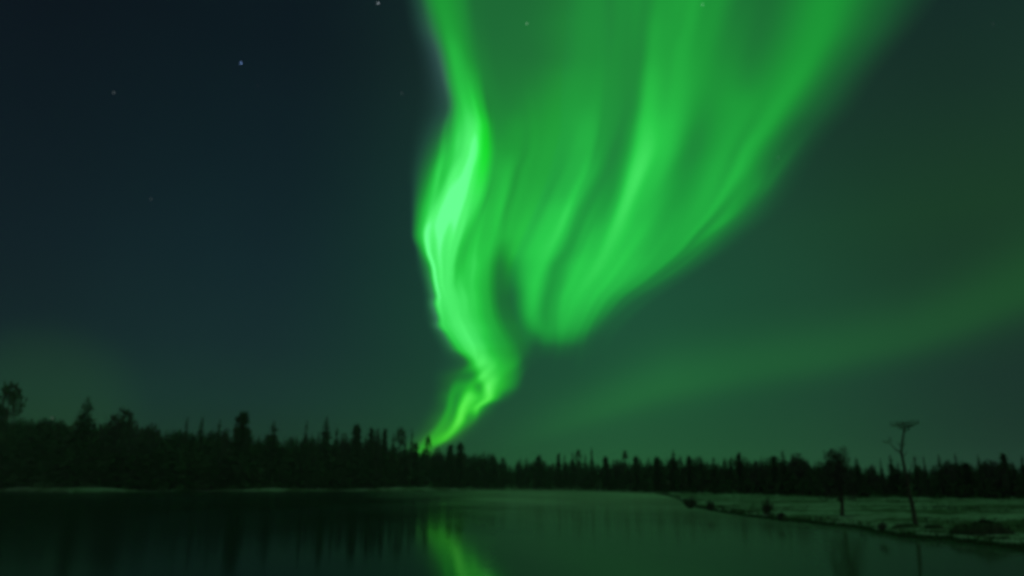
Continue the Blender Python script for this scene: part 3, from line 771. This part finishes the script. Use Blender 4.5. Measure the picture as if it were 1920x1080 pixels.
# broad bushy tree
loc, L, u = frame_at(1579, 967)
root = empty('birch_tree', loc); tag(root, 'broad bushy lone tree on the right bank with a short straight trunk', 'tree', 'lone trees on the right bank')
V, F = tube([L(1579, 971), L(1579, 962), L(1579, 945), L(1577, 920), L(1572, 890), L(1569, 855)], [u * q for q in (5, 3.4, 2.8, 2.3, 1.5, .6)], 9)
mesh_obj('trunk', V, F, M_BARK, root, True)
r = random.Random(8); b = Bag()
for k in range(26):
    y = r.uniform(842, 928); wid = np.interp(y, [838, 850, 880, 930], [20, 27, 31, 40])
    x = 1570 + r.uniform(-1, 1) * wid * .8; deep = r.uniform(-1, 1) * wid * u * .8
    s0 = L(1577, min(y + r.uniform(18, 40), 945)); s1 = L(x, y, deep)
    V, F = tube([s0, (s0 + s1) / 2 + Vector((0, 0, -.05)), s1], [u * 1.1, u * .7, u * .3], 5); b.add(V, F)
limbs = mesh_obj('limbs', b.V, b.F, M_BARK, root)
b = Bag()
for k in range(95):
    y = r.uniform(839, 936); wid = np.interp(y, [836, 843, 880, 938], [17, 26, 31, 46])
    q = r.random() ** .6; a = r.uniform(0, 6.28)
    clump(b, r, L(1570 + q * wid * math.cos(a) * .85, y, q * wid * u * math.sin(a)), u * r.uniform(5, 9), int(np.interp(y, [840, 870, 935], [24, 34, 44])), u * 3.6, .8)
mesh_obj('crown', b.V, b.F, M_TWIG, root)
# shrubs
def shrub(px, py, hpx, wpx, seed, lab, n=16):
    loc, L, u = frame_at(px, py); r = random.Random(seed)
    root = empty('shrub', loc); tag(root, lab, 'shrub', 'shrubs on the right bank'); sb, lb = Bag(), Bag()
    for k in range(n):
        x = r.uniform(-.5, .5) * wpx; h = hpx * r.uniform(.45, 1) * (1 - .9 * abs(x / wpx)); d = r.uniform(-.5, .5) * wpx * u
        p0, p1 = L(px + x * .25, py + 2, d * .3), L(px + x, py - h, d)
        V, F = tube([p0, (p0 + p1) / 2, p1], [u * .8, u * .55, u * .25], 5); sb.add(V, F)
        for q in range(5): clump(lb, r, p0 + (p1 - p0) * r.uniform(.3, 1), u * 2.6, 5, u * 2.6, 1.0)
    mesh_obj('stems', sb.V, sb.F, M_BARK, root); mesh_obj('leaves', lb.V, lb.F, M_TWIG, root)
shrub(1293, 951, 26, 26, 1, 'dark shrub on the tip of the bank at the edge of the ice', 22)
shrub(1331, 955, 24, 18, 2, 'small upright shrub right behind the tip of the bank')
shrub(1437, 962, 34, 24, 3, 'thin tall shrub alone on the pale bank left of the bushy tree', 18)
shrub(1463, 972, 14, 18, 4, 'low shrub at the water edge beside the thin tall shrub', 10)
shrub(1654, 992, 18, 18, 5, 'low shrub at the water edge between the two lone trees', 10)
# tussocks of heather and grass
def tussock(px, py, wpx, hpx, seed, lab, tufts=1.0):
    loc, L, u = frame_at(px, py); r = random.Random(seed); root = empty('tussock', loc); tag(root, lab, 'tussock', 'dark tussocks on the right bank')
    W, H = wpx * .5 * u, hpx * u; n, k = 28, 9; V, F = [], []
    ph = [r.uniform(0, 6.28) for _ in range(6)]
    for i in range(k):
        t = i / (k - 1)
        for j in range(n):
            a = 6.283 * j / n; w = 1 + .16 * math.sin(3 * a + ph[0]) + .10 * math.sin(5 * a + ph[1]); q = math.cos(t * 1.5)
            hz = .8 * H * math.sin(t * 1.57) * (1 + .25 * math.sin(2 * a + ph[2]) * q) + H * .1 * math.sin(7 * a + ph[3] + i) * q
            V.append((W * w * q * math.cos(a), W * .75 * w * q * math.sin(a), hz - .06 if i else -.25))
    for i in range(k - 1):
        for j in range(n): F.append((i * n + j, i * n + (j + 1) % n, (i + 1) * n + (j + 1) % n, (i + 1) * n + j))
    F.append(tuple((k - 1) * n + j for j in range(n)))
    mesh_obj('mound', V, F, M_HEATH, root, True)
    b = Bag()
    for q in range(int(260 * tufts)):
        v = V[r.randrange(n, len(V))]; d = (Vector((v[0], v[1], .0)) * .5 / max(W, .1) + Vector((r.uniform(-.4, .4), r.uniform(-.4, .4), 1))).normalized()
        b.leaf(v, d, d.cross(rvec(r)).normalized(), H * r.uniform(.1, .3), H * .03)
    tag(mesh_obj('grass', b.V, b.F, M_HEATH, root), kind='stuff')
tussock(1575, 977, 62, 9, 1, 'flat dark tussock around the foot of the bushy lone tree')
tussock(1704, 988, 42, 8, 2, 'dark tussock around the foot of the flat-topped pine')
tussock(1750, 991, 26, 9, 3, 'small dark tussock just right of the flat-topped pine')
tussock(1812, 999, 46, 15, 4, 'left half of a big double heather mound on the right bank')
tussock(1852, 1000, 62, 22, 5, 'tallest heather mound with a twig on top near the right edge', 1.3)
tussock(1917, 1014, 44, 18, 6, 'dark mound cut by the right edge of the picture')
loc, L, u = frame_at(1845, 1000)
b = Bag()
for pts in ([(1843, 985), (1841, 972), (1840, 962)], [(1842, 978), (1846, 970), (1849, 966)]):
    V, F = tube([L(x, y) for x, y in pts], [u * .9, u * .7, u * .3], 5); b.add(V, F)
tw = mesh_obj('dead_twig', b.V, b.F, M_BARK); tw.location = loc
tag(tw, 'thin bare twig sticking up from the tallest heather mound', 'twig')

# ------------------------------------------------------------------ thin night mist over the lake and the wood
hm = bpy.data.materials.new('mist'); hm.use_nodes = True; t = hm.node_tree; t.nodes.clear()
pv = t.nodes.new('ShaderNodeVolumePrincipled'); pv.inputs['Color'].default_value = (0.9, 0.92, 0.9, 1); pv.inputs['Density'].default_value = 0.00024
t.links.new(pv.outputs[0], t.nodes.new('ShaderNodeOutputMaterial').inputs['Volume'])
x0, x1, y0, y1, z0, z1 = -950, 950, -950, 950, -2.2, 40
hz = mesh_obj('haze', [(x, y, z) for z in (z0, z1) for y in (y0, y1) for x in (x0, x1)],
              [(0, 2, 3, 1), (4, 5, 7, 6), (0, 1, 5, 4), (2, 6, 7, 3), (0, 4, 6, 2), (1, 3, 7, 5)], hm)
tag(hz, kind='stuff')
